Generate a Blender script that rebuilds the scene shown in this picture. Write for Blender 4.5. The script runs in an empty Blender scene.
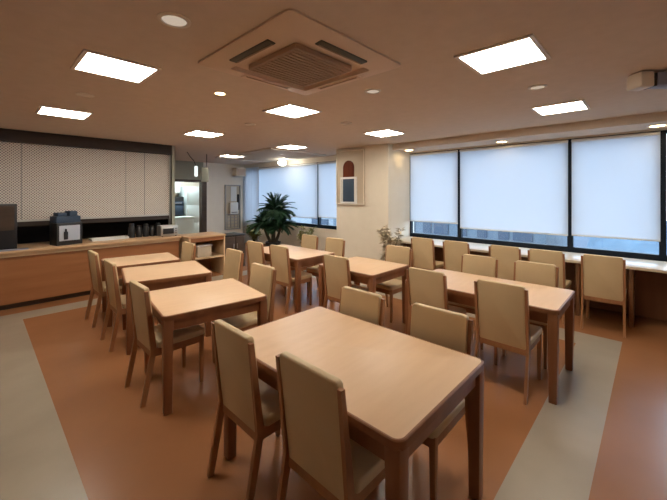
import bpy, bmesh, math, random
from mathutils import Vector, Matrix
random.seed(7)
S = bpy.context.scene
COL = S.collection
PI = math.pi

# ------------------------------------------------------------------ materials
def mat(name, col, rough=0.5, spec=0.4, metal=0.0):
    m = bpy.data.materials.new(name); m.use_nodes = True
    b = m.node_tree.nodes['Principled BSDF']
    b.inputs['Base Color'].default_value = (*col, 1)
    b.inputs['Roughness'].default_value = rough
    b.inputs['Specular IOR Level'].default_value = spec
    b.inputs['Metallic'].default_value = metal
    return m

def noise_mat(name, c1, c2, scale=(4, 4, 4), rough=0.5, spec=0.4, detail=4, bump=0.0, bscale=60, coord='Object'):
    m = mat(name, c1, rough, spec); nt = m.node_tree; N = nt.nodes; L = nt.links
    b = N['Principled BSDF']
    tc = N.new('ShaderNodeTexCoord'); mp = N.new('ShaderNodeMapping')
    mp.inputs['Scale'].default_value = scale
    L.new(tc.outputs[coord], mp.inputs['Vector'])
    nz = N.new('ShaderNodeTexNoise'); nz.inputs['Scale'].default_value = 1; nz.inputs['Detail'].default_value = detail
    L.new(mp.outputs[0], nz.inputs['Vector'])
    cr = N.new('ShaderNodeValToRGB')
    cr.color_ramp.elements[0].position = 0.3; cr.color_ramp.elements[1].position = 0.7
    cr.color_ramp.elements[0].color = (*c1, 1); cr.color_ramp.elements[1].color = (*c2, 1)
    L.new(nz.outputs['Fac'], cr.inputs[0]); L.new(cr.outputs[0], b.inputs['Base Color'])
    if bump:
        n2 = N.new('ShaderNodeTexNoise'); n2.inputs['Scale'].default_value = bscale
        L.new(tc.outputs[coord], n2.inputs['Vector'])
        bp = N.new('ShaderNodeBump'); bp.inputs['Strength'].default_value = bump; bp.inputs['Distance'].default_value = 0.003
        L.new(n2.outputs['Fac'], bp.inputs['Height']); L.new(bp.outputs[0], b.inputs['Normal'])
    return m

def emit(name, col, strength):
    m = bpy.data.materials.new(name); m.use_nodes = True; nt = m.node_tree
    nt.nodes.remove(nt.nodes['Principled BSDF'])
    e = nt.nodes.new('ShaderNodeEmission'); e.inputs[0].default_value = (*col, 1); e.inputs[1].default_value = strength
    nt.links.new(e.outputs[0], nt.nodes['Material Output'].inputs[0])
    return m

M = {}
M['floor'] = noise_mat('floor_sheet', (0.285, 0.118, 0.047), (0.33, 0.142, 0.06), (1.2, 1.2, 1), 0.27, 0.45, 6)
M['stripe'] = noise_mat('floor_stripe_sheet', (0.32, 0.262, 0.195), (0.375, 0.305, 0.23), (2, 2, 1), 0.27, 0.45, 6)
M['ceiling'] = noise_mat('ceiling_board', (0.60, 0.505, 0.42), (0.64, 0.54, 0.455), (9, 9, 9), 0.9, 0.1, 6, 0.25, 120)
M['wall'] = noise_mat('wall_paper', (0.76, 0.69, 0.57), (0.79, 0.72, 0.6), (6, 6, 6), 0.8, 0.2, 4, 0.15, 200)
M['wall_pale'] = noise_mat('pale_wall_paper', (0.80, 0.75, 0.66), (0.83, 0.78, 0.69), (6, 6, 6), 0.8, 0.2)
M['lintel'] = mat('grey_green_lintel', (0.33, 0.34, 0.28), 0.7)
M['header'] = noise_mat('dark_header', (0.028, 0.018, 0.015), (0.04, 0.026, 0.02), (1, 6, 6), 0.55)
M['dark'] = mat('dark_interior', (0.035, 0.028, 0.026), 0.8, 0.1)
M['black'] = mat('black_plastic', (0.018, 0.017, 0.018), 0.4)
M['frame'] = mat('dark_window_metal', (0.008, 0.013, 0.022), 0.5, 0.2)
M['counter_front'] = noise_mat('orange_wood_panel', (0.29, 0.115, 0.043), (0.35, 0.145, 0.058), (1.5, 1.5, 18), 0.4, 0.4)
M['counter_top'] = noise_mat('counter_wood_top', (0.52, 0.33, 0.18), (0.6, 0.4, 0.23), (2, 16, 4), 0.35, 0.4)
M['table_top'] = noise_mat('table_top_laminate', (0.66, 0.435, 0.265), (0.70, 0.475, 0.295), (3, 20, 4), 0.38, 0.4, 5)
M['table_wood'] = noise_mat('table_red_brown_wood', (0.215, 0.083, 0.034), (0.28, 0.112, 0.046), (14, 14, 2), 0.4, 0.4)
M['chair_wood'] = noise_mat('chair_brown_wood', (0.30, 0.13, 0.055), (0.38, 0.175, 0.078), (20, 20, 3), 0.4, 0.4)
M['chair_pad'] = noise_mat('chair_khaki_vinyl', (0.58, 0.43, 0.245), (0.62, 0.465, 0.27), (5, 5, 5), 0.5, 0.35, 4, 0.2, 260)
M['desk_top'] = noise_mat('desk_pale_top', (0.62, 0.5, 0.37), (0.66, 0.54, 0.4), (12, 2, 4), 0.3, 0.5)
M['desk_wood'] = noise_mat('desk_brown_wood', (0.2, 0.085, 0.037), (0.25, 0.11, 0.05), (10, 10, 2), 0.45)
M['pale_wood'] = noise_mat('pale_counter_wood', (0.58, 0.40, 0.23), (0.64, 0.45, 0.27), (3, 3, 16), 0.45)
M['dark_wood'] = noise_mat('dark_cabinet_wood', (0.05, 0.032, 0.022), (0.075, 0.045, 0.03), (3, 3, 14), 0.4)
M['white'] = mat('white_enamel', (0.72, 0.72, 0.70), 0.4)
M['cool_white'] = mat('cool_white_panel', (0.60, 0.68, 0.68), 0.4)
M['grey'] = mat('grey_plastic', (0.32, 0.32, 0.31), 0.5)
M['steel'] = mat('brushed_steel', (0.55, 0.55, 0.54), 0.35, 0.5, 0.85)
M['slate'] = mat('slate_blue_panel', (0.045, 0.072, 0.115), 0.5, 0.2)
M['rust'] = noise_mat('red_brown_panel', (0.10, 0.022, 0.010), (0.14, 0.034, 0.015), (30, 30, 1), 0.6, 0.1)
M['bluegrey'] = mat('blue_grey_metal', (0.24, 0.27, 0.36), 0.5)
M['fixture'] = mat('white_light_trim', (0.72, 0.66, 0.58), 0.5)
M['cassette'] = mat('cassette_plastic', (0.68, 0.54, 0.43), 0.6)
M['cassette_grille'] = mat('cassette_intake', (0.38, 0.27, 0.19), 0.7)
M['vent'] = mat('vent_slot', (0.08, 0.07, 0.05), 0.6)
M['leaf'] = noise_mat('palm_leaf', (0.020, 0.062, 0.028), (0.035, 0.095, 0.04), (6, 6, 6), 0.45)
M['leaf_yellow'] = noise_mat('yellow_green_leaf', (0.18, 0.2, 0.05), (0.28, 0.26, 0.09), (9, 9, 9), 0.5)
M['leaf_dry'] = noise_mat('dry_grey_leaf', (0.5, 0.41, 0.28), (0.72, 0.62, 0.46), (20, 20, 20), 0.7)
M['trunk'] = noise_mat('palm_trunk', (0.04, 0.03, 0.018), (0.07, 0.05, 0.03), (10, 10, 40), 0.8)
M['pot'] = mat('pale_pot', (0.52, 0.44, 0.33), 0.5)
M['pot_dark'] = mat('dark_pot', (0.03, 0.028, 0.026), 0.5)
M['light'] = emit('fluorescent_diffuser', (1.0, 0.93, 0.80), 20)
M['warm_lamp'] = emit('warm_downlight_bulb', (1.0, 0.72, 0.36), 14)
M['pantry_lamp'] = emit('pantry_fluorescent', (0.85, 0.97, 1.0), 60)
M['dome_glow'] = emit('dome_bulb', (1.0, 0.94, 0.84), 30)
M['added_glow'] = emit('faint_added_glow', (1.0, 0.80, 0.62), 0.30)  # faint glow added to make the pale ceiling discs look brighter
M['pendant_glow'] = emit('pendant_tube', (0.85, 0.93, 0.9), 0.9)
M['out_wall'] = noise_mat('outside_facade', (0.10, 0.125, 0.15), (0.125, 0.15, 0.175), (1, 1, 1), 0.8)
M['out_white'] = mat('outside_white_ledge', (0.26, 0.28, 0.3), 0.7)
M['out_win'] = mat('outside_window_glass', (0.03, 0.045, 0.07), 0.2)
M['out_roof'] = noise_mat('outside_blue_roof', (0.022, 0.055, 0.09), (0.05, 0.10, 0.145), (0.2, 3, 3), 0.6)
M['out_ground'] = mat('outside_asphalt', (0.05, 0.07, 0.10), 0.9)

def blind_mat():
    m = bpy.data.materials.new('roller_blind_cloth'); m.use_nodes = True; nt = m.node_tree; N = nt.nodes; L = nt.links
    N.remove(N['Principled BSDF'])
    d = N.new('ShaderNodeBsdfDiffuse'); d.inputs[0].default_value = (0.74, 0.75, 0.77, 1)
    t = N.new('ShaderNodeBsdfTranslucent'); t.inputs[0].default_value = (0.78, 0.80, 0.83, 1)
    x = N.new('ShaderNodeMixShader'); x.inputs[0].default_value = 0.66
    tc = N.new('ShaderNodeTexCoord'); w = N.new('ShaderNodeTexWave'); w.inputs['Scale'].default_value = 160
    w.bands_direction = 'Z'
    bp = N.new('ShaderNodeBump'); bp.inputs['Strength'].default_value = 0.05
    L.new(tc.outputs['Object'], w.inputs['Vector']); L.new(w.outputs['Fac'], bp.inputs['Height'])
    L.new(bp.outputs[0], d.inputs['Normal'])
    L.new(d.outputs[0], x.inputs[1]); L.new(t.outputs[0], x.inputs[2]); L.new(x.outputs[0], N['Material Output'].inputs[0])
    return m
M['blind'] = blind_mat()

def glass_mat():
    m = bpy.data.materials.new('window_glass'); m.use_nodes = True; nt = m.node_tree; N = nt.nodes; L = nt.links
    N.remove(N['Principled BSDF'])
    t = N.new('ShaderNodeBsdfTransparent'); t.inputs[0].default_value = (0.86, 0.93, 0.97, 1)
    g = N.new('ShaderNodeBsdfGlossy'); g.inputs['Roughness'].default_value = 0.03
    lw = N.new('ShaderNodeLayerWeight'); lw.inputs[0].default_value = 0.5
    pw = N.new('ShaderNodeMath'); pw.operation = 'POWER'; pw.inputs[1].default_value = 5; L.new(lw.outputs['Facing'], pw.inputs[0])
    f = N.new('ShaderNodeMath'); f.operation = 'MULTIPLY_ADD'; f.inputs[1].default_value = .9; f.inputs[2].default_value = .04; L.new(pw.outputs[0], f.inputs[0])
    x = N.new('ShaderNodeMixShader')
    L.new(f.outputs[0], x.inputs[0]); L.new(t.outputs[0], x.inputs[1]); L.new(g.outputs[0], x.inputs[2])
    L.new(x.outputs[0], N['Material Output'].inputs[0])
    return m
M['glass'] = glass_mat()

def shutter_mat():
    # pale perforated sheet: a regular lattice of dark holes
    m = mat('perforated_shutter', (0.5, 0.46, 0.4), 0.55, 0.3); nt = m.node_tree; N = nt.nodes; L = nt.links
    b = N['Principled BSDF']
    tc = N.new('ShaderNodeTexCoord'); sp = N.new('ShaderNodeSeparateXYZ'); L.new(tc.outputs['Object'], sp.inputs[0])
    def tri(out, k):
        a = N.new('ShaderNodeMath'); a.operation = 'MULTIPLY'; a.inputs[1].default_value = k; L.new(out, a.inputs[0])
        s = N.new('ShaderNodeMath'); s.operation = 'SINE'; L.new(a.outputs[0], s.inputs[0]); return s.outputs[0]
    sx, sz = tri(sp.outputs['X'], 2 * PI / 0.04), tri(sp.outputs['Z'], 2 * PI / 0.04)
    mu = N.new('ShaderNodeMath'); mu.operation = 'MULTIPLY'; L.new(sx, mu.inputs[0]); L.new(sz, mu.inputs[1])
    gt = N.new('ShaderNodeMath'); gt.operation = 'GREATER_THAN'; gt.inputs[1].default_value = 0.35; L.new(mu.outputs[0], gt.inputs[0])
    cx = N.new('ShaderNodeMix'); cx.data_type = 'RGBA'
    cx.inputs['A'].default_value = (0.72, 0.675, 0.62, 1); cx.inputs['B'].default_value = (0.15, 0.14, 0.135, 1)
    L.new(gt.outputs[0], cx.inputs['Factor']); L.new(cx.outputs['Result'], b.inputs['Base Color'])
    return m
M['shutter'] = shutter_mat()

# ------------------------------------------------------------------ mesh helpers
def bm_new(): return bmesh.new()

def add_box(bm, x0, x1, y0, y1, z0, z1, bev=0.0, mi=0):
    t = bmesh.new(); bmesh.ops.create_cube(t, size=1)
    for v in t.verts:
        v.co = Vector(((x0 + x1) / 2 + v.co.x * (x1 - x0), (y0 + y1) / 2 + v.co.y * (y1 - y0), (z0 + z1) / 2 + v.co.z * (z1 - z0)))
    if bev: bmesh.ops.bevel(t, geom=t.edges[:], offset=bev, segments=2, affect='EDGES', profile=0.5)
    for f in t.faces: f.material_index = mi
    merge(bm, t)

def merge(bm, t):
    me = bpy.data.meshes.new('tmp'); t.to_mesh(me); t.free(); bm.from_mesh(me); bpy.data.meshes.remove(me)

def add_taper(bm, p0, p1, w0, w1, d0=None, d1=None, bev=0.004):
    """bar from p0 (bottom) to p1 (top), widths w (x) and d (y) at either end"""
    d0 = d0 or w0; d1 = d1 or w1
    t = bmesh.new(); bmesh.ops.create_cube(t, size=1)
    for v in t.verts:
        top = v.co.z > 0; p = p1 if top else p0; w = w1 if top else w0; d = d1 if top else d0
        v.co = Vector((p[0] + v.co.x * w, p[1] + v.co.y * d, p[2]))
    if bev: bmesh.ops.bevel(t, geom=t.edges[:], offset=bev, segments=2, affect='EDGES', profile=0.5)
    merge(bm, t)

def rrect(x0, x1, y0, y1, rs, seg=6):
    """rounded rectangle outline, radii rs for corners (x1,y1),(x0,y1),(x0,y0),(x1,y0)"""
    out = []
    for (cx, cy, sx, sy, a0, r) in ((x1, y1, -1, -1, 0, rs[0]), (x0, y1, 1, -1, PI / 2, rs[1]), (x0, y0, 1, 1, PI, rs[2]), (x1, y0, -1, 1, 1.5 * PI, rs[3])):
        ox, oy = cx + sx * r, cy + sy * r
        for k in range(seg + 1):
            a = a0 + k / seg * PI / 2
            out.append((ox + r * math.cos(a), oy + r * math.sin(a)))
    return out

def add_prism(bm, outline, z0, z1, bev=0.0, fn=None):
    t = bmesh.new()
    vs = [t.verts.new((x, y, z0)) for x, y in outline]
    f = t.faces.new(vs)
    r = bmesh.ops.extrude_face_region(t, geom=[f])
    for v in r['geom']:
        if isinstance(v, bmesh.types.BMVert): v.co.z = z1
    bmesh.ops.recalc_face_normals(t, faces=t.faces[:])
    if bev:
        ed = [e for e in t.edges if abs(e.verts[0].co.z - e.verts[1].co.z) < 1e-6]
        bmesh.ops.bevel(t, geom=ed, offset=bev, segments=3, affect='EDGES', profile=0.5)
    if fn:
        for v in t.verts: v.co = Vector(fn(v.co))
        bmesh.ops.recalc_face_normals(t, faces=t.faces[:])
    merge(bm, t)

def add_cyl(bm, x, y, z0, z1, r0, r1=None, n=24):
    r1 = r0 if r1 is None else r1
    t = bmesh.new(); bmesh.ops.create_cone(t, cap_ends=True, segments=n, radius1=r0, radius2=r1, depth=z1 - z0)
    for v in t.verts: v.co += Vector((x, y, (z0 + z1) / 2))
    merge(bm, t)

def add_lathe(bm, prof, n=24, x=0, y=0):
    rings = []
    for r, z in prof:
        rings.append([bm.verts.new((x + r * math.cos(2 * PI * k / n), y + r * math.sin(2 * PI * k / n), z)) for k in range(n)])
    for a, b in zip(rings, rings[1:]):
        for k in range(n): bm.faces.new((a[k], a[(k + 1) % n], b[(k + 1) % n], b[k]))
    bm.faces.new(rings[0][::-1]); bm.faces.new(rings[-1])

def add_tube(bm, pts, r, n=8):
    pts = [Vector(p) for p in pts]; rings = []
    for i, p in enumerate(pts):
        d = (pts[min(i + 1, len(pts) - 1)] - pts[max(i - 1, 0)]).normalized()
        u = d.cross(Vector((0.31, 0.95, 0.05))).normalized(); w = d.cross(u)
        rr = r[i] if isinstance(r, (list, tuple)) else r
        rings.append([bm.verts.new(p + rr * (u * math.cos(2 * PI * k / n) + w * math.sin(2 * PI * k / n))) for k in range(n)])
    for a, b in zip(rings, rings[1:]):
        for k in range(n): bm.faces.new((a[k], a[(k + 1) % n], b[(k + 1) % n], b[k]))
    bm.faces.new(rings[0][::-1]); bm.faces.new(rings[-1])

def obj(name, bm, m, parent=None, smooth=True, loc=None):
    bmesh.ops.recalc_face_normals(bm, faces=bm.faces[:])
    me = bpy.data.meshes.new(name); bm.to_mesh(me); bm.free()
    for k in (m if isinstance(m, (list, tuple)) else [m]): me.materials.append(M[k])
    if smooth:
        me.polygons.foreach_set('use_smooth', [True] * len(me.polygons))
        me.set_sharp_from_angle(angle=math.radians(35))
    o = bpy.data.objects.new(name, me); COL.objects.link(o)
    if parent: o.parent = parent
    if loc: o.location = loc
    return o

def box_obj(name, dims, m, parent=None, bev=0.0):
    b = bm_new(); add_box(b, *dims, bev); return obj(name, b, m, parent)

def thing(name, label, cat, loc=(0, 0, 0), rz=0.0, group=None):
    o = bpy.data.objects.new(name, None); COL.objects.link(o); o.empty_display_size = 0.1
    o.location = loc; o.rotation_euler = (0, 0, rz)
    return tag(o, label, cat, group)

def tag(o, label, cat, group=None, kind=None):
    if label: o['label'] = label
    if cat: o['category'] = cat
    if group: o['group'] = group
    if kind: o['kind'] = kind
    return o

def struct(o): o['kind'] = 'structure'; return o

def dup(root, loc, rz, label, group=None):
    r = root.copy(); COL.objects.link(r); r.location = loc; r.rotation_euler = (0, 0, rz); r['label'] = label
    if group: r['group'] = group
    for ch in list(root.children):
        c = ch.copy(); COL.objects.link(c); c.parent = r
        for g in list(ch.children):
            d = g.copy(); COL.objects.link(d); d.parent = c
    return r

# ------------------------------------------------------------------ room shell (X runs to the window wall, Y along it)
H = 2.55            # ceiling height
XW = 6.05           # inner face of the window wall
YK = 6.9            # face of the kitchen servery
YF = 9.8            # far wall
X0, Y0 = -2.6, -2.6
XE, YE = 6.35, 12.2

# floor: orange sheet with a grey stripe running round as a rectangle
b = bm_new()
xs = [X0, -0.08, 0.40, 4.42, 4.80, XE]; ys = [Y0, 0.25, 0.61, 5.85, 6.2, YE]
for i in range(5):
    for j in range(5):
        stripe = (i in (1, 3) and 1 <= j <= 3) or (j in (1, 3) and 1 <= i <= 3)
        f = b.faces.new([b.verts.new((x, y, 0)) for x, y in ((xs[i], ys[j]), (xs[i + 1], ys[j]), (xs[i + 1], ys[j + 1]), (xs[i], ys[j + 1]))])
        f.material_index = 1 if stripe else 0
bmesh.ops.remove_doubles(b, verts=b.verts[:], dist=1e-5)
r = bmesh.ops.extrude_face_region(b, geom=b.faces[:])
for v in r['geom']:
    if isinstance(v, bmesh.types.BMVert): v.co.z = -0.12
struct(obj('floor', b, ['floor', 'stripe'], smooth=False))

struct(box_obj('ceiling', (X0 - .15, XE, Y0 - .15, YE, H, H + 0.12), 'ceiling'))
struct(box_obj('wall_near', (X0 - .15, XE, Y0 - .15, Y0, 0, H), 'wall'))
struct(box_obj('wall_left', (X0 - .15, X0, Y0, YE, 0, H), 'wall'))

# windows on the long wall: (y0, y1)
WIN = [(-1.76, -0.08), (-0.08, 0.91), (0.91, 2.59), (2.59, 3.62), (4.95, 6.31), (6.31, 9.68)]
ZS, ZT = 0.72, 2.42
b = bm_new()
add_box(b, XW, XW + .2, Y0, YF, 0, ZS)
add_box(b, XW, XW + .2, Y0, YF, ZT, H)
add_box(b, XW, XW + .2, Y0, WIN[0][0], ZS, ZT)
add_box(b, XW, XW + .2, 3.62, 4.95, ZS, ZT)
add_box(b, XW, XW + .2, 9.68, YF, ZS, ZT)
struct(obj('wall_right', b, 'wall', smooth=False))
for n, (a, c) in enumerate(WIN):
    w = struct(bpy.data.objects.new('window_%d' % (n + 1), None)); COL.objects.link(w); w.location = (XW, (a + c) / 2, 0)
    hw = (c - a) / 2; t = 0.035
    b = bm_new()
    add_box(b, 0.03, .10, -hw, -hw + t, ZS, ZT); add_box(b, 0.03, .10, hw - t, hw, ZS, ZT)
    add_box(b, 0.03, .10, -hw + t, hw - t, ZS, ZS + .09); add_box(b, 0.03, .10, -hw + t, hw - t, ZT - .04, ZT)
    obj('window_frame', b, 'frame', w, smooth=False)
    obj_b = bm_new(); add_box(obj_b, .06, .068, -hw + t, hw - t, ZS + .09, ZT - .04)
    obj('pane', obj_b, 'glass', w, smooth=False)

# roller blinds
BL = [(0, 0.98, 'white roller blind on window behind the right edge of the view'),
      (1, 0.985, 'bluish white roller blind in rightmost narrow window, right of the thick dark mullion'),
      (2, 0.975, 'widest bluish white roller blind in the middle of the three right windows'),
      (3, 1.05, 'narrow white roller blind in the window beside the beige column'),
      (4, 1.0, 'white roller blind just left of the beige column, right of the thin dark mullion'),
      (5, 0.96, 'wide white roller blind behind the palm plant at the far end')]
for n, zb, lab in BL[1:]:
    a, c = WIN[n]
    t = thing('roller_blind', lab, 'blind', (XW - .05, (a + c) / 2, zb), 0, 'white roller blinds on the window wall')
    hw = (c - a) / 2 - .022
    if n == 5: t.location.y -= .33; hw -= .33
    b = bm_new(); add_box(b, 0.058, .061, -hw, hw, 0.02, ZT - .05 - zb); obj('blind_cloth', b, 'blind', t, smooth=False)
    b = bm_new(); add_box(b, 0.052, .067, -hw, hw, 0.0, 0.022, .003); obj('bottom_bar', b, 'white', t)
    b = bm_new(); add_tube(b, [(0.055, -hw, ZT - .035 - zb), (0.055, hw, ZT - .035 - zb)], .022, 12); obj('roller', b, 'white', t)

# lowered soffit over the window desk, column, far wall
struct(box_obj('trim_1', (5.45, XW, Y0, 3.62, ZT + .02, H), 'ceiling'))
struct(box_obj('column', (5.31, XW, 3.62, 4.95, 0, H), 'wall'))
b = bm_new()
DX0, DX1 = 3.72, 4.66
add_box(b, X0, DX0, YF, YF + .14, 0, H); add_box(b, DX1, XE, YF, YF + .14, 0, H)
struct(obj('wall_back', b, 'wall_pale', smooth=False))
struct(box_obj('trim_2', (DX0, DX1, YF, YF + .14, 2.0, H), 'lintel'))
b = bm_new()
add_box(b, DX1 - .05, DX1 + .1, YF - .02, YF + .16, 0, 2.0); add_box(b, DX0, DX0 + .04, YF - .02, YF + .16, 0, 2.0)
add_box(b, DX0, DX1 + .1, YF - .02, YF + .16, 1.95, 2.02)
struct(obj('door_1', b, 'dark_wood', smooth=False))

# kitchen servery wall
b = bm_new()
add_box(b, X0, 2.62, YK, YK + .14, 0, .78)
add_box(b, 2.62, 2.67, YK - .03, YK + .9, 0, H)
add_box(b, X0, 2.62, YK + .76, YK + .9, 0, H)
struct(obj('wall_kitchen', b, ['dark'], smooth=False))
struct(box_obj('trim_3', (2.622, 2.68, YK - .05, YK - .03, 0.0, H), 'lintel'))
struct(box_obj('trim_4', (X0, 2.62, YK - .06, YK + .14, 2.37, H), 'header'))
struct(box_obj('baseboard_right', (XW - .015, XW, 4.95, YF, 0, .08), 'desk_wood'))
struct(box_obj('baseboard_back', (4.78, XW - .016, YF - .015, YF, 0, .08), 'desk_wood'))

# pantry seen through the doorway
b = bm_new()
add_box(b, 3.1, 3.2, YF + .14, YE, 0, H); add_box(b, 3.2, XE, YE - .1, YE, 0, H); add_box(b, 6.2, XE, YF + .14, YE - .1, 0, H)
struct(obj('wall_pantry', b, 'wall_pale', smooth=False))

# ------------------------------------------------------------------ dining tables
def make_table(name, label, x0, x1, y0, y1, rz=0, group='wooden dining tables'):
    cx, cy = (x0 + x1) / 2, (y0 + y1) / 2; hx, hy = (x1 - x0) / 2, (y1 - y0) / 2
    t = thing(name, label, 'table', (cx, cy, 0), math.radians(rz), group)
    ht = 0.72
    b = bm_new(); add_prism(b, rrect(-hx + .012, hx - .012, -hy + .012, hy - .012, [.035] * 4), ht - .03, ht, .002); obj('tabletop', b, 'table_top', t)
    # solid edge band round the top, its dark tone standing in for rim shade
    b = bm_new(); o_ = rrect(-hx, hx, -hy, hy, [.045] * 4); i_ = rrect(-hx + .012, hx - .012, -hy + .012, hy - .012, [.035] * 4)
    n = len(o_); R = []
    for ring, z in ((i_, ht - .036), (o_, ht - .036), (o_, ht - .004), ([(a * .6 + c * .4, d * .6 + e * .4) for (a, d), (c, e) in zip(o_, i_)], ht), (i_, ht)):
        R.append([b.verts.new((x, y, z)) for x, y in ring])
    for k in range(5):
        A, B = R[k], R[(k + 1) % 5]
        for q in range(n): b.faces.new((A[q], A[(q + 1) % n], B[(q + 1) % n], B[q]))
    obj('shaded_edge_band', b, 'table_wood', t)
    # apron boards
    b = bm_new(); e = .03; d = .022
    add_box(b, -hx + .06, hx - .06, -hy + e, -hy + e + d, .60, ht - .03); add_box(b, -hx + .06, hx - .06, hy - e - d, hy - e, .60, ht - .03)
    add_box(b, -hx + e, -hx + e + d, -hy + .06, hy - .06, .60, ht - .03); add_box(b, hx - e - d, hx - e, -hy + .06, hy - .06, .60, ht - .03)
    obj('apron', b, 'table_wood', t, smooth=False)
    for sx in (-1, 1):
        for sy in (-1, 1):
            b = bm_new(); x, y = sx * (hx - .042), sy * (hy - .042)
            add_taper(b, (x, y, 0), (x, y, ht - .03), .056, .068, bev=.006); obj('leg', b, 'table_wood', t)
    return t

make_table('dining_table', 'largest pale-topped dining table in the foreground with four khaki chairs', 1.02, 1.86, .645, 1.92)
make_table('dining_table', 'pale-topped table left of centre, directly behind the foreground table', .96, 1.80, 2.48, 3.28, -8)
make_table('dining_table', 'third table back in the left row, farther table at its end', 1.08, 1.92, 3.68, 4.52, -12)
make_table('dining_table', 'last table of the left row, nearest the kitchen counter', 1.1, 1.95, 4.68, 5.4, -8)
make_table('dining_table', 'table right of centre with the light glinting on its top, nearest of the right row', 3.0, 3.76, .52, 1.86)
make_table('dining_table', 'middle table of the right row with red-brown apron, in front of the beige column', 2.93, 3.7, 2.2, 3.06)
make_table('dining_table', 'far table of the right row, in front of the palm plant', 2.95, 3.7, 3.46, 4.72)

# ------------------------------------------------------------------ chairs (facing +Y, backrest at -Y)
CG = 'khaki dining chairs with brown wooden legs'
def back_shear(v, y0=-.185, z0=.38, k=.115):
    # outline drawn as (x, z) with thickness along the third axis -> stand it up and lean it back; gentle curve across
    x, z, th = v.x, v.y, v.z
    return (x, y0 - k * (z - z0) + th - .35 * (.19 ** 2 - x * x) * min(1, (z - z0) / .2) * 0.9, z)

def make_chair():
    t = thing('dining_chair', '', 'chair')
    b = bm_new(); add_prism(b, rrect(-.2, .2, -.165, .215, [.035, .035, .02, .02]), .40, .452, .014); obj('seat', b, 'chair_pad', t)
    b = bm_new(); add_prism(b, rrect(-.182, .182, .37, .885, [.022, .022, .015, .015]), -.02, .02, .009, back_shear); obj('backrest', b, 'chair_pad', t)
    for s in (-1, 1):
        b = bm_new()      # rear leg runs up beside the backrest as its post
        t0 = bmesh.new()
        pts = [(-.275, 0, .034), (-.2, .40, .042), (-.2 - .053, .862, .022)]
        rings = []
        for y, z, d in pts:
            rings.append([t0.verts.new((s * .193 + a * .0105, y + c * d / 2, z)) for a, c in ((-1, -1), (1, -1), (1, 1), (-1, 1))])
        for A, B in zip(rings, rings[1:]):
            for q in range(4): t0.faces.new((A[q], A[(q + 1) % 4], B[(q + 1) % 4], B[q]))
        t0.faces.new(rings[0][::-1]); t0.faces.new(rings[-1]); merge(b, t0)
        obj('rear_leg', b, 'chair_wood', t)
        b = bm_new(); add_taper(b, (s * .178, .185, 0), (s * .178, .185, .41), .026, .036, bev=.004); obj('front_leg', b, 'chair_wood', t)
    b = bm_new()
    add_box(b, -.165, .165, .176, .196, .345, .405); add_box(b, -.183, .183, -.205, -.188, .335, .395)
    for s in (-1, 1): add_box(b, s * .178 - .009, s * .178 + .009, -.19, .17, .345, .405)
    obj('seat_rail', b, 'chair_wood', t, smooth=False)
    return t

E, W = -PI / 2, PI / 2       # facing the window wall / facing away from it
CH = [
 (1.2, 1.05, E, 'nearest khaki chair with its back to us, at the foreground table'),
 (1.185, 1.635, E, 'khaki chair left of the nearest one, at the foreground table’s left corner'),
 (1.735, .97, W, 'khaki chair across the foreground table, at its right end, facing us'),
 (1.715, 1.58, W, 'khaki chair across the foreground table, at its far end, facing us'),
 (1.13, 2.98, E, 'khaki chair at the left side of the second table in the left row'),
 (1.735, 2.86, W, 'khaki chair at the right side of the second table in the left row, facing left'),
 (1.215, 4.2, E, 'khaki chair at the left side of the third table in the left row'),
 (1.235, 5.07, E, 'leftmost khaki chair, at the last table before the kitchen counter'),
 (2.03, 3.92, W, 'khaki chair at the right side of the third table in the left row'),
 (1.90, 4.97, W, 'khaki chair at the right side of the last table by the kitchen counter'),
 (3.155, .9, E, 'khaki chair with its back to us at the front of the right-row table'),
 (3.16, 1.56, E, 'khaki chair at the far end of the nearest right-row table, back towards us'),
 (3.765, .9, W, 'khaki chair across the nearest right-row table, at its window-side right end'),
 (3.765, 1.47, W, 'khaki chair across the nearest right-row table, left of the other facing chair'),
 (3.1, 2.67, E, 'khaki chair at the left side of the middle right-row table'),
 (3.735, 2.55, W, 'khaki chair across the middle right-row table, in front of the twiggy shrub'),
 (3.115, 3.765, E, 'khaki chair at the near left side of the far table by the palm'),
 (3.12, 4.36, E, 'khaki chair at the far left side of the table by the palm'),
 (3.745, 3.75, W, 'khaki chair across the far table, beside the left edge of the beige column'),
 (3.745, 4.36, W, 'khaki chair across the far table, just right of the palm plant'),
 (5.24, .44, E, 'rightmost khaki chair at the window desk, closest to the right edge'),
 (5.24, 1.0, E, 'second khaki chair from the right at the window desk'),
 (5.24, 1.5, E, 'middle khaki chair of the five at the window desk'),
 (5.24, 2.18, E, 'fourth khaki chair from the right at the window desk'),
 (5.24, 2.74, E, 'fifth khaki chair from the right at the window desk, nearest the column'),
]
ch0 = make_chair()
for i, (x, y, rz, lab) in enumerate(CH):
    lab = lab.replace('’', "'")
    rz += random.uniform(-.02, .02)
    if i == 0:
        ch0.location = (x, y, 0); ch0.rotation_euler = (0, 0, rz); ch0['label'] = lab; ch0['group'] = CG
    else:
        dup(ch0, (x, y, 0), rz, lab, CG)

# ------------------------------------------------------------------ window desk
t = thing('window_desk', 'long pale-topped desk running under the right windows', 'desk', (5.7, 1.1, 0))
b = bm_new(); add_box(b, -.37, .335, -2.6, 2.5, .705, .74, .006); obj('desktop', b, 'desk_top', t)
b = bm_new(); add_box(b, .12, .14, -2.6, 2.5, .04, .705); obj('modesty_panel', b, 'desk_wood', t, smooth=False)
for y in (-2.55, -1.45, -.9, -.37, .15, .74, 1.36, 1.93, 2.45):
    b = bm_new(); add_box(b, -.27 if y != -.9 else -.3, .12, y - .02, y + .02, 0, .705, .003); obj('support_panel', b, 'desk_wood', t)

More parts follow.
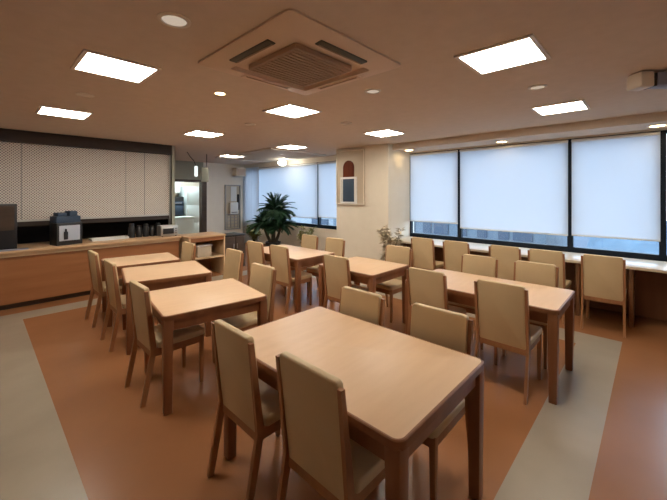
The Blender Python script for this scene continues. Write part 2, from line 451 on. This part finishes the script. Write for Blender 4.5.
# ------------------------------------------------------------------ kitchen counter and servery
t = thing('serving_counter', 'long orange wood serving counter under the perforated shutter', 'counter', (0, 6.62, 0))
b = bm_new(); add_box(b, X0, 2.6, -.17, .26, .08, .775); obj('front_panel', b, 'counter_front', t, smooth=False)
b = bm_new(); add_box(b, X0, 2.6, -.10, .26, 0, .08); obj('toe_kick', b, 'dark_wood', t, smooth=False)
b = bm_new(); add_box(b, X0, 2.615, -.24, .62, .783, .82, .006); obj('worktop', b, 'counter_top', t)
b = bm_new(); add_box(b, X0, 2.6, -.20, -.172, .73, .783); obj('edge_rail', b, 'pale_wood', t, smooth=False)

t = thing('roller_shutter', 'pale perforated roller shutter pulled down above the serving counter', 'shutter', (0, YK + .04, 1.18))
b = bm_new(); add_box(b, X0, 2.60, 0, .012, .03, 1.19); obj('perforated_sheet', b, 'shutter', t, smooth=False)
b = bm_new()
for x in (.46, 1.85, 2.16): add_box(b, x - .006, x + .006, -.004, 0, .03, 1.19)
obj('seam', b, 'grey', t, smooth=False)
b = bm_new(); add_box(b, X0, 2.60, -.012, .024, 0, .03); obj('bottom_rail', b, 'steel', t, smooth=False)
b = bm_new(); add_box(b, X0, 2.60, -.018, .03, -.07, 0); obj('sealing_bar', b, 'header', t, smooth=False)
b = bm_new(); add_box(b, 2.60, 2.62, -.03, .04, -.36, 1.19); obj('side_rail', b, 'steel', t, smooth=False)

zc = .82
# dispenser box with pale front
t = thing('drink_dispenser', 'black drink dispenser with pale front panel on the left of the counter', 'appliance', (.95, 6.62, zc), .25)
b = bm_new(); add_box(b, -.17, .17, -.12, .12, 0, .34, .008); obj('body', b, 'black', t)
b = bm_new(); add_box(b, -.14, .13, -.128, -.121, .07, .30); obj('front_panel', b, 'steel', t, smooth=False)
b = bm_new(); add_box(b, -.085, -.035, -.15, -.129, .09, .21, .005); add_cyl(b, -.06, -.14, .21, .25, .012); obj('spout', b, 'black', t)
t = tag(obj('dark_crate', (lambda b: (add_box(b, -.17, .15, -.11, .11, 0, .10, .01), add_box(b, -.14, -.02, -.08, .08, .10, .155, .012), add_box(b, .01, .12, -.08, .08, .10, .175, .012), b)[-1])(bm_new()), 'slate', loc=(.95, 6.62, zc + .34)),
        'dark slate-blue box stacked on top of the black drink dispenser', 'box'); t.rotation_euler.z = .25
# cabinet at far left
t = thing('tall_dark_cabinet', 'tall dark cabinet standing on the counter at the left edge', 'cabinet', (.26, 6.68, zc))
b = bm_new(); add_box(b, -.22, .13, -.12, .14, 0, .64, .008); obj('body', b, 'black', t)
b = bm_new(); add_box(b, -.19, .10, -.128, -.121, .27, .61); obj('door', b, 'dark_wood', t, smooth=False)
# tray
t = thing('serving_tray', 'pale serving tray lying in the middle of the counter', 'tray', (1.56, 6.78, zc))
b = bm_new(); add_prism(b, rrect(-.27, .27, -.11, .11, [.03] * 4), 0, .012, .003); obj('base', b, 'white', t)
b = bm_new()
for d in ((-.27, .27, -.11, -.1), (-.27, .27, .1, .11), (-.27, -.26, -.1, .1), (.26, .27, -.1, .1)): add_box(b, *d, .012, .035)
obj('rim', b, 'white', t, smooth=False)
t = tag(obj('blue_grey_mat', (lambda b: (add_prism(b, rrect(-.15, .3, -.08, .045, [.02] * 4), 0, .012, .003), b)[-1])(bm_new()), 'bluegrey', loc=(.2, 6.48, zc)), 'blue-grey mat lying at the left end of the counter', 'mat')
# jars
JG = 'dark jars on the serving counter'
for k, (x, h, r, lab) in enumerate(((1.98, .25, .055, 'tallest dark jar of the row on the counter, leftmost of five'), (2.10, .21, .05, 'dark jar second from left in the row on the counter'),
                               (2.215, .23, .052, 'middle dark jar of the row on the counter'), (2.32, .19, .045, 'dark jar fourth from left, shortest in the counter row'),
                               (2.425, .235, .05, 'rightmost dark jar of the row, beside the steel toaster'))):
    t = thing('storage_jar', lab, 'jar', (x - .08, 6.78, zc), 0, JG)
    b = bm_new(); add_lathe(b, [(r, 0), (r * 1.03, h * .1), (r, h * .72), (r * .7, h * .82)], 20); obj('body', b, 'black', t)
    b = bm_new(); add_cyl(b, 0, 0, h * .82, h, r * .78, r * .74, 20); obj('lid', b, 'black', t)
# toaster oven
t = thing('toaster_oven', 'steel toaster oven with dark glass door at the right end of the serving counter', 'oven', (2.44, 6.58, zc))
b = bm_new(); add_box(b, -.15, .15, -.11, .12, .012, .2, .012); obj('body', b, 'steel', t)
b = bm_new(); add_box(b, -.12, .07, -.118, -.111, .05, .15, .002); d = obj('door', b, 'black', t)
b = bm_new(); add_box(b, -.10, .05, -.135, -.12, .152, .162, .003); obj('handle', b, 'white', d)
for z in (.06, .10, .14):
    b = bm_new(); add_tube(b, [(.11, -.111, z), (.11, -.13, z)], .012, 12); obj('knob', b, 'grey', t)
b = bm_new()
for sx in (-.12, .12):
    for sy in (-.08, .08): add_cyl(b, sx, sy, 0, .014, .012)
obj('foot', b, 'black', t)

# return counter and dark cabinet right of it
t = thing('return_counter', 'small open wooden return counter right of the serving counter', 'counter', (3.05, 6.45, 0))
b = bm_new(); add_box(b, -.38, .37, -.25, .36, .77, .805, .006); obj('worktop', b, 'counter_top', t)
for x in (-.36, .33):
    b = bm_new(); add_box(b, x, x + .03, -.23, .34, 0, .77, .003); obj('side_panel', b, 'pale_wood', t)
b = bm_new(); add_box(b, -.33, .33, -.23, .34, .36, .385); obj('shelf', b, 'pale_wood', t, smooth=False)
b = bm_new(); add_box(b, -.33, .33, .32, .34, .0, .77); obj('rear_panel', b, 'counter_front', t, smooth=False)
b = bm_new(); add_box(b, -.33, .33, -.235, -.215, .70, .77); obj('front_rail', b, 'counter_front', t, smooth=False)
t = thing('return_crate', 'pale crate on the shelf of the return counter', 'crate', (3.02, 6.42, .388))
b = bm_new(); add_box(b, -.14, .14, -.13, .13, 0, .2, .01); obj('body', b, 'pot', t)
b = bm_new(); add_box(b, -.15, .15, -.14, .14, .2, .225, .006); obj('lid', b, 'white', t)
t = thing('low_cabinet', 'low dark brown cabinet between the return counter and the plants', 'cabinet', (3.72, 6.6, 0))
b = bm_new(); add_box(b, -.24, .24, -.22, .24, .05, .72, .006); obj('body', b, 'dark_wood', t)
b = bm_new(); add_box(b, -.25, .25, -.235, .25, .72, .745, .004); obj('top', b, 'black', t)
for s in (-1, 1):
    b = bm_new(); add_box(b, min(s * .01, s * .225), max(s * .01, s * .225), -.236, -.221, .08, .70, .003); d = obj('door', b, 'dark_wood', t)
    b = bm_new(); add_box(b, s * .04 - .006, s * .04 + .006, -.255, -.237, .46, .56, .003); obj('handle', b, 'steel', d)
b = bm_new(); add_box(b, -.2, .2, -.18, .2, 0, .05); obj('plinth', b, 'black', t, smooth=False)

# ------------------------------------------------------------------ far wall things
t = thing('wall_display_case', 'narrow grey framed case with white sheets on the far beige wall', 'case', (5.62, YF, .47))
b = bm_new()
for d in ((-.27, -.24, -.05, 0, 0, 1.42), (.24, .27, -.05, 0, 0, 1.42), (-.24, .24, -.05, 0, 0, .03), (-.24, .24, -.05, 0, 1.39, 1.42), (-.24, .24, -.05, 0, .46, .49)): add_box(b, *d)
obj('case_frame', b, 'grey', t, smooth=False)
b = bm_new(); add_box(b, -.24, .24, -.012, 0, .03, 1.39); obj('backing_board', b, 'pot', t, smooth=False)
b = bm_new(); add_box(b, -.06, .14, -.02, -.013, .9, 1.37); obj('paper_sheet', b, 'white', t, smooth=False)
b = bm_new(); add_box(b, -.14, .14, -.13, -.014, .5, .86, .01); d = obj('paper_box', b, 'white', t)
b = bm_new(); add_box(b, -.10, .10, -.138, -.131, .54, .56); obj('slot', b, 'black', d, smooth=False)
b = bm_new(); add_box(b, .16, .225, -.05, -.013, .62, 1.12, .004); obj('black_panel', b, 'black', t)
b = bm_new()
for k in range(4):
    add_box(b, -.2, .2, -.03, -.012, .07 + k * .1, .085 + k * .1)
for k in range(4): add_box(b, -.2 + k * .128, -.185 + k * .128, -.03, -.012, .05, .44)
obj('wire_rack', b, 'grey', t, smooth=False)

t = thing('wall_speaker', 'beige box speaker high in the far corner beside the window', 'speaker', (5.72, 9.55, 2.16))
b = bm_new(); add_box(b, -.17, .17, -.12, .12, 0, .26, .012); obj('body', b, 'wall', t)
b = bm_new(); add_box(b, -.14, .14, -.128, -.121, .03, .23, .002); obj('grille', b, 'cassette', t)
b = bm_new(); add_box(b, -.03, .03, .12, .25, .08, .16); obj('bracket', b, 'grey', t, smooth=False)

# floor length white curtain at the corner
b = bm_new(); n = 60; top = []; bot = []
for k in range(n + 1):
    y = 8.86 + .9 * k / n; x = XW - .07 + .022 * math.sin(k * .95)
    top.append(b.verts.new((x, y, 2.44))); bot.append(b.verts.new((x, y, .03)))
for k in range(n): b.faces.new((top[k], top[k + 1], bot[k + 1], bot[k]))
r = bmesh.ops.extrude_face_region(b, geom=b.faces[:])
for v in r['geom']:
    if isinstance(v, bmesh.types.BMVert): v.co.x += .004
tag(obj('curtain', b, 'blind'), 'floor-length white curtain in the far corner left of the palm', 'curtain')

# wall box on the column
t = thing('alarm_cabinet', 'tall beige wall panel on the column with red-brown arch above a slate-blue pane', 'panel', (5.31, 4.555, 1.38))
b = bm_new(); add_box(b, -.028, 0, -.375, .36, 0, 1.12, .004); obj('backing_panel', b, 'pot', t)
b = bm_new()
for d in ((-.385, -.365, 0, 1.12), (.35, .37, 0, 1.12), (-.365, .35, 0, .02), (-.365, .35, 1.10, 1.12)): add_box(b, -.04, -.028, *d)
obj('panel_border', b, 'wall', t, smooth=False)
arch = [(-.125, .57), (.165, .57)] + [(.02 + .145 * math.cos(a), .765 + .145 * math.sin(a)) for a in [k * PI / 12 for k in range(13)]]
b = bm_new(); add_prism(b, arch, -.01, .01, 0, lambda v: (-.036 + v.z, v.x, v.y)); obj('arched_panel', b, 'rust', t)
b = bm_new(); add_box(b, -.045, -.028, -.14, .17, .06, .53, .003); obj('blue_pane', b, 'slate', t)
b = bm_new()
for d in ((-.20, .24, .53, .57), (-.20, .24, .025, .06), (.17, .19, .06, .53), (.215, .24, .06, .53), (-.20, -.14, .06, .53)): add_box(b, -.05, -.028, *d)
obj('pane_frame', b, 'white', t, smooth=False)

# ------------------------------------------------------------------ pantry contents
t = thing('refrigerator', 'white refrigerator seen through the doorway beyond the kitchen', 'refrigerator', (5.15, 11.7, 0))
b = bm_new(); add_box(b, -.33, .33, -.3, .35, .03, 1.85, .01); obj('body', b, 'cool_white', t)
for z0, z1 in ((.06, .62), (.64, 1.22), (1.24, 1.83)):
    b = bm_new(); add_box(b, -.32, .32, -.325, -.302, z0, z1, .006); d = obj('door', b, 'cool_white', t)
    b = bm_new(); add_box(b, -.29, -.27, -.35, -.326, z0 + .12, z1 - .12, .004); obj('handle', b, 'steel', d)
b = bm_new(); add_box(b, -.28, .28, -.25, .3, 0, .03); obj('foot', b, 'black', t, smooth=False)
t = thing('oven_tower', 'dark tall oven left of the white refrigerator through the doorway', 'oven', (4.48, 11.72, 0))
b = bm_new(); add_box(b, -.28, .28, -.3, .35, 0, 1.5, .01); obj('body', b, 'black', t)
for z in (.35, .9):
    b = bm_new(); add_box(b, -.24, .24, -.32, -.302, z, z + .45, .006); d = obj('door', b, 'slate', t)
    b = bm_new(); add_box(b, -.2, .2, -.345, -.321, z + .39, z + .41, .004); obj('handle', b, 'steel', d)
t = thing('wall_cupboard', 'white cupboard hung high on the pantry wall above the dark oven', 'cupboard', (4.48, 11.92, 1.62))
b = bm_new(); add_box(b, -.32, .3, -.17, .18, 0, .7, .006); obj('body', b, 'cool_white', t)
for s in (-1, 1):
    b = bm_new(); add_box(b, min(s * .012, s * .29), max(s * .012, s * .29), -.188, -.171, .02, .68, .004); d = obj('door', b, 'white', t)
    b = bm_new(); add_box(b, s * .03 - .006, s * .03 + .006, -.2, -.189, .06, .2, .002); obj('handle', b, 'steel', d)
t = thing('pantry_bench', 'pale bench with a dark shelf just inside the doorway', 'bench', (4.33, 10.6, 0))
b = bm_new(); add_box(b, -.3, .3, -.3, .3, .86, .9, .006); obj('worktop', b, 'cool_white', t)
b = bm_new(); add_box(b, -.28, .28, -.28, .28, .08, .86); obj('body', b, 'cool_white', t, smooth=False)
b = bm_new(); add_box(b, -.26, .26, -.24, .28, 0, .08); obj('plinth', b, 'black', t, smooth=False)

# ------------------------------------------------------------------ ceiling fixtures
LG = 'square fluorescent ceiling lights'
def ceiling_light():
    t = thing('ceiling_light', '', 'ceiling light', (0, 0, H), 0, LG)
    b = bm_new(); a, c = .215, .24
    for d in ((-c, c, -c, -a), (-c, c, a, c), (-c, -a, -a, a), (a, c, -a, a)): add_box(b, *d, -.012, 0)
    obj('frame', b, 'fixture', t, smooth=False)
    b = bm_new(); add_box(b, -a, a, -a, a, -.008, -.001); obj('diffuser', b, 'light', t, smooth=False)
    return t
LI = [(.72, 2.94, 'large square ceiling light at upper left, closest on that side'), (2.5, .76, 'large square ceiling light at upper right, closest on that side'),
      (.70, 5.0, 'leftmost square ceiling light, above the perforated shutter'), (2.48, 3.0, 'square ceiling light in the centre, just below the air conditioner'),
      (4.42, .75, 'rightmost square ceiling light, near the window row'), (2.46, 5.15, 'square ceiling light above the left-hand row, right of the shutter'),
      (4.36, 3.05, 'square ceiling light in front of the beige column'), (4.36, 5.3, 'square ceiling light above the far table and palm'),
      (4.34, 7.6, 'farthest square ceiling light, beside the passage to the pantry')]
l0 = ceiling_light()
for i, (x, y, lab) in enumerate(LI):
    if i == 0: l0.location = (x, y, H); l0['label'] = lab
    else: dup(l0, (x, y, H), 0, lab, LG)

t = thing('air_conditioner', 'square ceiling cassette air conditioner with dark slots above the foreground table', 'air conditioner', (1.62, 1.87, H))
b = bm_new(); c = .53; a = .36
# sloping rim panel
o_ = rrect(-c, c, -c, c, [.04] * 4, 4); m_ = rrect(-c + .05, c - .05, -c + .05, c - .05, [.03] * 4, 4); i_ = rrect(-a, a, -a, a, [.02] * 4, 4)
R = [[b.verts.new((x, y, z)) for x, y in ring] for ring, z in ((o_, -.001), (o_, -.012), (m_, -.035), (i_, -.045), (i_, -.012))]
n = len(o_)
for A, B in zip(R, R[1:]):
    for q in range(n): b.faces.new((A[q], A[(q + 1) % n], B[(q + 1) % n], B[q]))
b.faces.new(R[-1]); obj('panel', b, 'cassette', t)
b = bm_new(); add_prism(b, rrect(-.27, .27, -.27, .27, [.02] * 4, 4), -.05, -.013, .004)
for k in range(14): add_box(b, -.25, .25, -.25 + k * .0375, -.235 + k * .0375, -.056, -.05)
obj('intake_grille', b, 'cassette_grille', t)
for k in range(4):
    bb = bm_new(); add_box(bb, -.22, .22, .385, .445, -.049, -.036, .004)
    for v in bb.verts: v.co = Matrix.Rotation(k * PI / 2, 3, 'Z') @ v.co
    o = obj('air_slot', bb, 'vent' if k in (1, 2) else 'cassette', t)
    bb = bm_new(); add_box(bb, -.20, .20, .392, .402, -.054, -.049)
    for v in bb.verts: v.co = Matrix.Rotation(k * PI / 2, 3, 'Z') @ v.co
    obj('louvre_blade', bb, 'cassette_grille', o)

def downlight(x, y, z, lab, lit, grp, r=.075):
    t = thing('downlight', lab, 'downlight', (x, y, z), 0, grp)
    b = bm_new(); n = 28; R = []
    for rr, zz in ((r, 0), (r, -.006), (r * .78, -.01), (r * .72, -.002)):
        R.append([b.verts.new((rr * math.cos(2 * PI * k / n), rr * math.sin(2 * PI * k / n), zz)) for k in range(n)])
    for A, B in zip(R, R[1:]):
        for q in range(n): b.faces.new((A[q], A[(q + 1) % n], B[(q + 1) % n], B[q]))
    obj('trim_ring', b, 'fixture', t)
    b = bm_new(); add_cyl(b, 0, 0, -.005, -.001, r * .72); obj('lens', b, {True: 'warm_lamp', False: 'fixture', 2: 'added_glow'}[lit], t)
DG = 'round ceiling downlights'
downlight(1.57, 2.96, H, 'lit small round downlight left of the central square ceiling light', True, DG, .062)
downlight(.74, 1.9, H, 'round white disc in the ceiling at the top left of the air conditioner', 2, DG, .085)  # disc gets only bounced light; its brightness is an added glow
downlight(2.51, 1.88, H, 'pale round downlight right of the air conditioner', 2, DG)
downlight(3.42, .75, H, 'pale round downlight between the two right-hand square lights', 2, DG)
downlight(.71, 3.95, H, 'unlit round downlight between the two left-hand square lights', False, DG)
downlight(2.55, 3.98, H, 'unlit round downlight left of and beyond the central square light', False, DG)
downlight(3.4, 2.99, H, 'unlit round downlight right of the central square light', False, DG)
SG = 'warm downlights in the window soffit'
downlight(5.68, 3.4, ZT + .02, 'lit warm downlight in the window soffit beside the column', True, SG, .10)
downlight(5.78, 1.77, ZT + .02, 'lit warm downlight in the window soffit above the widest blind', True, SG, .10)
downlight(5.74, -.03, ZT + .02, 'lit warm downlight in the window soffit at the right edge', True, SG, .10)

# louvred strip in the ceiling near the far windows
t = thing('ceiling_louvre', 'pale slatted louvre panel in the ceiling in front of the far windows', 'vent', (4.95, 6.9, H))
b = bm_new()
for d in ((-.8, .8, -1.2, -1.16), (-.8, .8, 1.16, 1.2), (-.8, -.76, -1.16, 1.16), (.76, .8, -1.16, 1.16)): add_box(b, *d, -.03, 0)
obj('frame', b, 'fixture', t, smooth=False)
b = bm_new()
for k in range(22): add_box(b, -.75 + k * .0695, -.735 + k * .0695, -1.16, 1.16, -.028, -.002)
obj('louvre_slats', b, 'fixture', t, smooth=False)
b = bm_new(); add_box(b, -.76, .76, -1.16, 1.16, -.0015, 0); obj('dark_backing', b, 'grey', t, smooth=False)

t = thing('ceiling_dome_light', 'small white dome light under the ceiling above the palm', 'ceiling light', (5.6, 7.2, H - .03))
b = bm_new(); add_cyl(b, 0, 0, -.05, 0, .05); obj('base', b, 'white', t)
b = bm_new(); add_lathe(b, [(.03, -.16), (.085, -.14), (.11, -.1), (.10, -.06), (.05, -.05)], 20); obj('shade', b, 'dome_glow', t)

# pendants
t = thing('pendant_lamp', 'slim white tube pendant lamp on a bent cord in front of the doorway', 'lamp', (3.42, 7.55, H))
b = bm_new(); add_tube(b, [(-.16, .1, 0), (-.11, .07, -.1), (-.04, .02, -.2), (0, 0, -.32)], .007); obj('cord', b, 'black', t)
b = bm_new(); add_cyl(b, 0, 0, -.55, -.32, .033); obj('tube_shade', b, 'pendant_glow', t)
t = thing('hanging_sign', 'blank grey-green sign panel hung from a rod before the passage', 'sign', (3.72, 7.75, H))
b = bm_new(); add_box(b, -.09, .09, -.012, .012, -.66, -.32, .003); obj('panel', b, 'lintel', t)
b = bm_new(); add_tube(b, [(.05, 0, -.33), (.05, 0, 0)], .008); obj('rod', b, 'black', t)

# box unit hanging at the right
t = thing('ceiling_box_unit', 'blue-grey box unit hanging below the ceiling at the upper right', 'box', (3.66, -.02, H), -math.radians(46.5))
b = bm_new(); add_box(b, -.055, .62, -.06, .06, -.115, -.015, .012); obj('body', b, 'bluegrey', t)
b = bm_new(); add_box(b, -.19, -.085, -.07, .07, -.13, -.008, .015); obj('end_piece', b, 'fixture', t)
b = bm_new(); add_box(b, -.086, -.054, -.05, .05, -.12, -.02); obj('seam', b, 'black', t, smooth=False)
b = bm_new(); add_box(b, 0, .1, -.05, .05, -.02, 0); add_box(b, .45, .55, -.05, .05, -.02, 0); obj('mount', b, 'grey', t, smooth=False)

# ------------------------------------------------------------------ plants
def leaf_quad(bm, p, d, l, w, up=Vector((0, 0, 1))):
    s = d.cross(up)
    if s.length < 1e-3: s = d.cross(Vector((1, 0, 0)))
    s.normalize(); m = p + d * l * .45; e = p + d * l + Vector((0, 0, -.15 * l))
    vs = [bm.verts.new(q) for q in (p, m - s * w / 2 + Vector((0, 0, .1 * w)), e, m + s * w / 2 + Vector((0, 0, .1 * w)))]
    bm.faces.new((vs[0], vs[1], vs[2])); bm.faces.new((vs[0], vs[2], vs[3]))

t = thing('potted_palm', 'dark green potted palm standing before the far windows', 'plant', (5.3, 7.2, 0))
b = bm_new(); add_lathe(b, [(.14, 0), (.17, .12), (.2, .34), (.205, .36), (.18, .36), (.17, .33)], 28); obj('pot', b, 'pot_dark', t)
b = bm_new(); add_tube(b, [(0, 0, .3), (.02, .01, .55), (.02, -.02, .8), (.05, -.05, 1.1)], [.06, .055, .05, .035], 10)
add_tube(b, [(.03, -.03, .3), (.1, -.08, .5), (.14, -.14, .72)], [.045, .04, .03], 10)
add_tube(b, [(-.03, .03, .3), (-.09, .11, .5), (-.16, .18, .74)], [.045, .04, .03], 10)
obj('trunk', b, 'trunk', t)
b = bm_new()
def crown(c, nf, L0, zmin):
    for k in range(nf):
        az = 2 * PI * k / nf + random.uniform(-.2, .2); el = random.uniform(.1, 1.5); L = L0 * random.uniform(.8, 1.1)
        d = Vector((math.cos(az) * math.cos(el), math.sin(az) * math.cos(el), math.sin(el))); p = Vector(c); pts = [p.copy()]
        for q in range(10):
            p = p + d * L / 10; pts.append(p.copy()); d = (d + Vector((0, 0, -.13))).normalized()
        add_tube(b, pts, [.008 - .0006 * i for i in range(11)], 5)
        for i in range(2, 11):
            dd = (pts[i] - pts[i - 1]).normalized(); s = dd.cross(Vector((0, 0, 1))).normalized()
            for sg in (-1, 1):
                for h in (0, .33, .66):
                    leaf_quad(b, pts[i - 1].lerp(pts[i], h), (dd * .7 + s * sg * .75 + Vector((0, 0, -.12))).normalized(), .17 * (1 - .05 * i), .03)
crown((.05, -.05, 1.12), 60, .54, 0)
crown((.15, -.15, .74), 40, .44, 0)
crown((-.16, .18, .78), 44, .48, 0)
obj('fronds', b, 'leaf', t, smooth=False)

def bush(name, label, loc, h, rad, m, potm, n, lw, pot_r=.14, zlow=.3):
    t = thing(name, label, 'plant', loc)
    b = bm_new(); add_lathe(b, [(pot_r * .75, 0), (pot_r, .26), (pot_r * 1.03, .28), (pot_r * .9, .28), (pot_r * .86, .25)], 24); obj('pot', b, potm, t)
    b = bm_new(); tips = []
    for k in range(16):
        az = random.uniform(0, 2 * PI); rr = rad * random.uniform(.2, 1); z = random.uniform(zlow + .1, h)
        pts = [(0, 0, .24), (rr * .4 * math.cos(az), rr * .4 * math.sin(az), .24 + (z - .24) * .55), (rr * math.cos(az), rr * math.sin(az), z)]
        add_tube(b, pts, [.008, .006, .003], 5); tips.append([Vector(p) for p in pts])
    obj('stems', b, 'trunk', t)
    b = bm_new()
    for k in range(n):
        pts = random.choice(tips); u = random.uniform(.35, 1); p = pts[1].lerp(pts[2], (u - .35) / .65)
        az = random.uniform(0, 2 * PI); el = random.uniform(-.3, .9)
        leaf_quad(b, p, Vector((math.cos(az) * math.cos(el), math.sin(az) * math.cos(el), math.sin(el))), lw * random.uniform(2, 3.2), lw)
    obj('foliage', b, m, t, smooth=False)
bush('potted_shrub', 'yellow-green potted plant low to the right of the palm', (5.62, 6.33, 0), .82, .28, 'leaf_yellow', 'pot', 320, .05)
bush('potted_shrub', 'small olive potted plant low to the left of the palm', (5.35, 8.15, 0), .72, .26, 'leaf_yellow', 'pot', 240, .05)
bush('potted_twig_plant', 'pale dry twiggy plant in a pot in front of the beige column', (4.9, 3.3, 0), 1.05, .32, 'leaf_dry', 'pot', 1500, .04)

# ------------------------------------------------------------------ outside the windows
struct(box_obj('ground_outside', (6.6, 60, -40, 60, -4.2, -4.0), 'out_ground'))
t = thing('neighbour_building', 'grey building with small dark windows seen below the blind beside the column', 'building', (20, 10, -4))
b = bm_new(); add_box(b, 0, 6, -6, 9, 0, 8.6); obj('wall', b, 'out_wall', t, smooth=False)
b = bm_new(); add_box(b, -.3, 0, -6, 9, 4.15, 4.35); add_box(b, -.3, 0, -6, 9, 2.3, 2.45); obj('ledge', b, 'out_white', t, smooth=False)
for k in range(12):
    b = bm_new(); y = -5.4 + k * 1.15; add_box(b, -.06, .02, y, y + (.55 if k % 4 else .95), 3.1, 3.75); obj('window', b, 'out_win', t, smooth=False)
t = thing('blue_roofed_building', 'low building with long blue roofs seen below the right-hand blinds', 'building', (15, -6, -4))
b = bm_new(); add_box(b, 0, 9, -9, 7.6, 0, 3.1); obj('wall', b, 'out_wall', t, smooth=False)
b = bm_new()
add_prism(b, [(-.4, 3.1), (9.4, 3.1), (4.5, 4.5)], -9.3, 7.9, 0, lambda v: (v.x, v.z, v.y)); obj('roof', b, 'out_roof', t, smooth=False)
b = bm_new(); add_box(b, -.5, -.4, -9.3, 7.9, 2.98, 3.14); obj('gutter', b, 'out_white', t, smooth=False)
for k in range(8):
    b = bm_new(); y = -8.4 + k * 2; add_box(b, -.05, .02, y, y + 1.2, 1.4, 2.5); obj('window', b, 'out_win', t, smooth=False)

t = thing('pale_building', 'pale building glimpsed below the blind left of the beige column', 'building', (22, 20, -4))
b = bm_new(); add_box(b, 0, 8, 0, 40, 0, 9); obj('wall', b, 'out_white', t, smooth=False)
b = bm_new(); add_box(b, -.3, 0, 0, 40, 4.0, 4.12); obj('ledge', b, 'out_wall', t, smooth=False)
for k in range(6):
    b = bm_new(); y = 1.5 + k * 6; add_box(b, -.06, .02, y, y + 2.2, 2.7, 3.3); obj('window', b, 'out_win', t, smooth=False)

# pantry lamp (gives the cool light beyond the doorway)
t = thing('pantry_light', 'cool fluorescent ceiling light in the pantry beyond the doorway', 'ceiling light', (4.5, 11.0, H))
b = bm_new(); add_box(b, -.32, .32, -.12, .12, -.03, 0, .004); obj('housing', b, 'white', t)
b = bm_new(); add_box(b, -.3, .3, -.1, .1, -.045, -.03); obj('diffuser', b, 'pantry_lamp', t, smooth=False)

# ------------------------------------------------------------------ world, camera, view
w = bpy.data.worlds.new('overcast_sky'); S.world = w; w.use_nodes = True
nt = w.node_tree; bg = nt.nodes['Background']
tc = nt.nodes.new('ShaderNodeTexCoord'); sp = nt.nodes.new('ShaderNodeSeparateXYZ'); cr = nt.nodes.new('ShaderNodeValToRGB')
nt.links.new(tc.outputs['Generated'], sp.inputs[0]); nt.links.new(sp.outputs['Z'], cr.inputs[0])
cr.color_ramp.elements[0].position = 0.0; cr.color_ramp.elements[0].color = (0.65, 0.78, 0.97, 1)
cr.color_ramp.elements[1].position = 0.6; cr.color_ramp.elements[1].color = (0.72, 0.82, 0.97, 1)
nt.links.new(cr.outputs[0], bg.inputs[0]); bg.inputs[1].default_value = 3.5

cam = bpy.data.cameras.new('camera'); co = bpy.data.objects.new('camera', cam); COL.objects.link(co)
co.location = (0, 0, 1.6); co.rotation_euler = (PI / 2, 0, -math.radians(46.5))
cam.sensor_width = 36; cam.lens = 338 / 667 * 36; cam.shift_y = -56 / 667; cam.clip_start = 0.05
S.camera = co
S.view_settings.view_transform = 'Standard'; S.view_settings.look = 'None'; S.view_settings.gamma = 1
S.view_settings.use_curve_mapping = False
S.view_settings.exposure = 0.85
S.cycles.max_bounces = 10; S.cycles.diffuse_bounces = 6; S.cycles.sample_clamp_indirect = 6
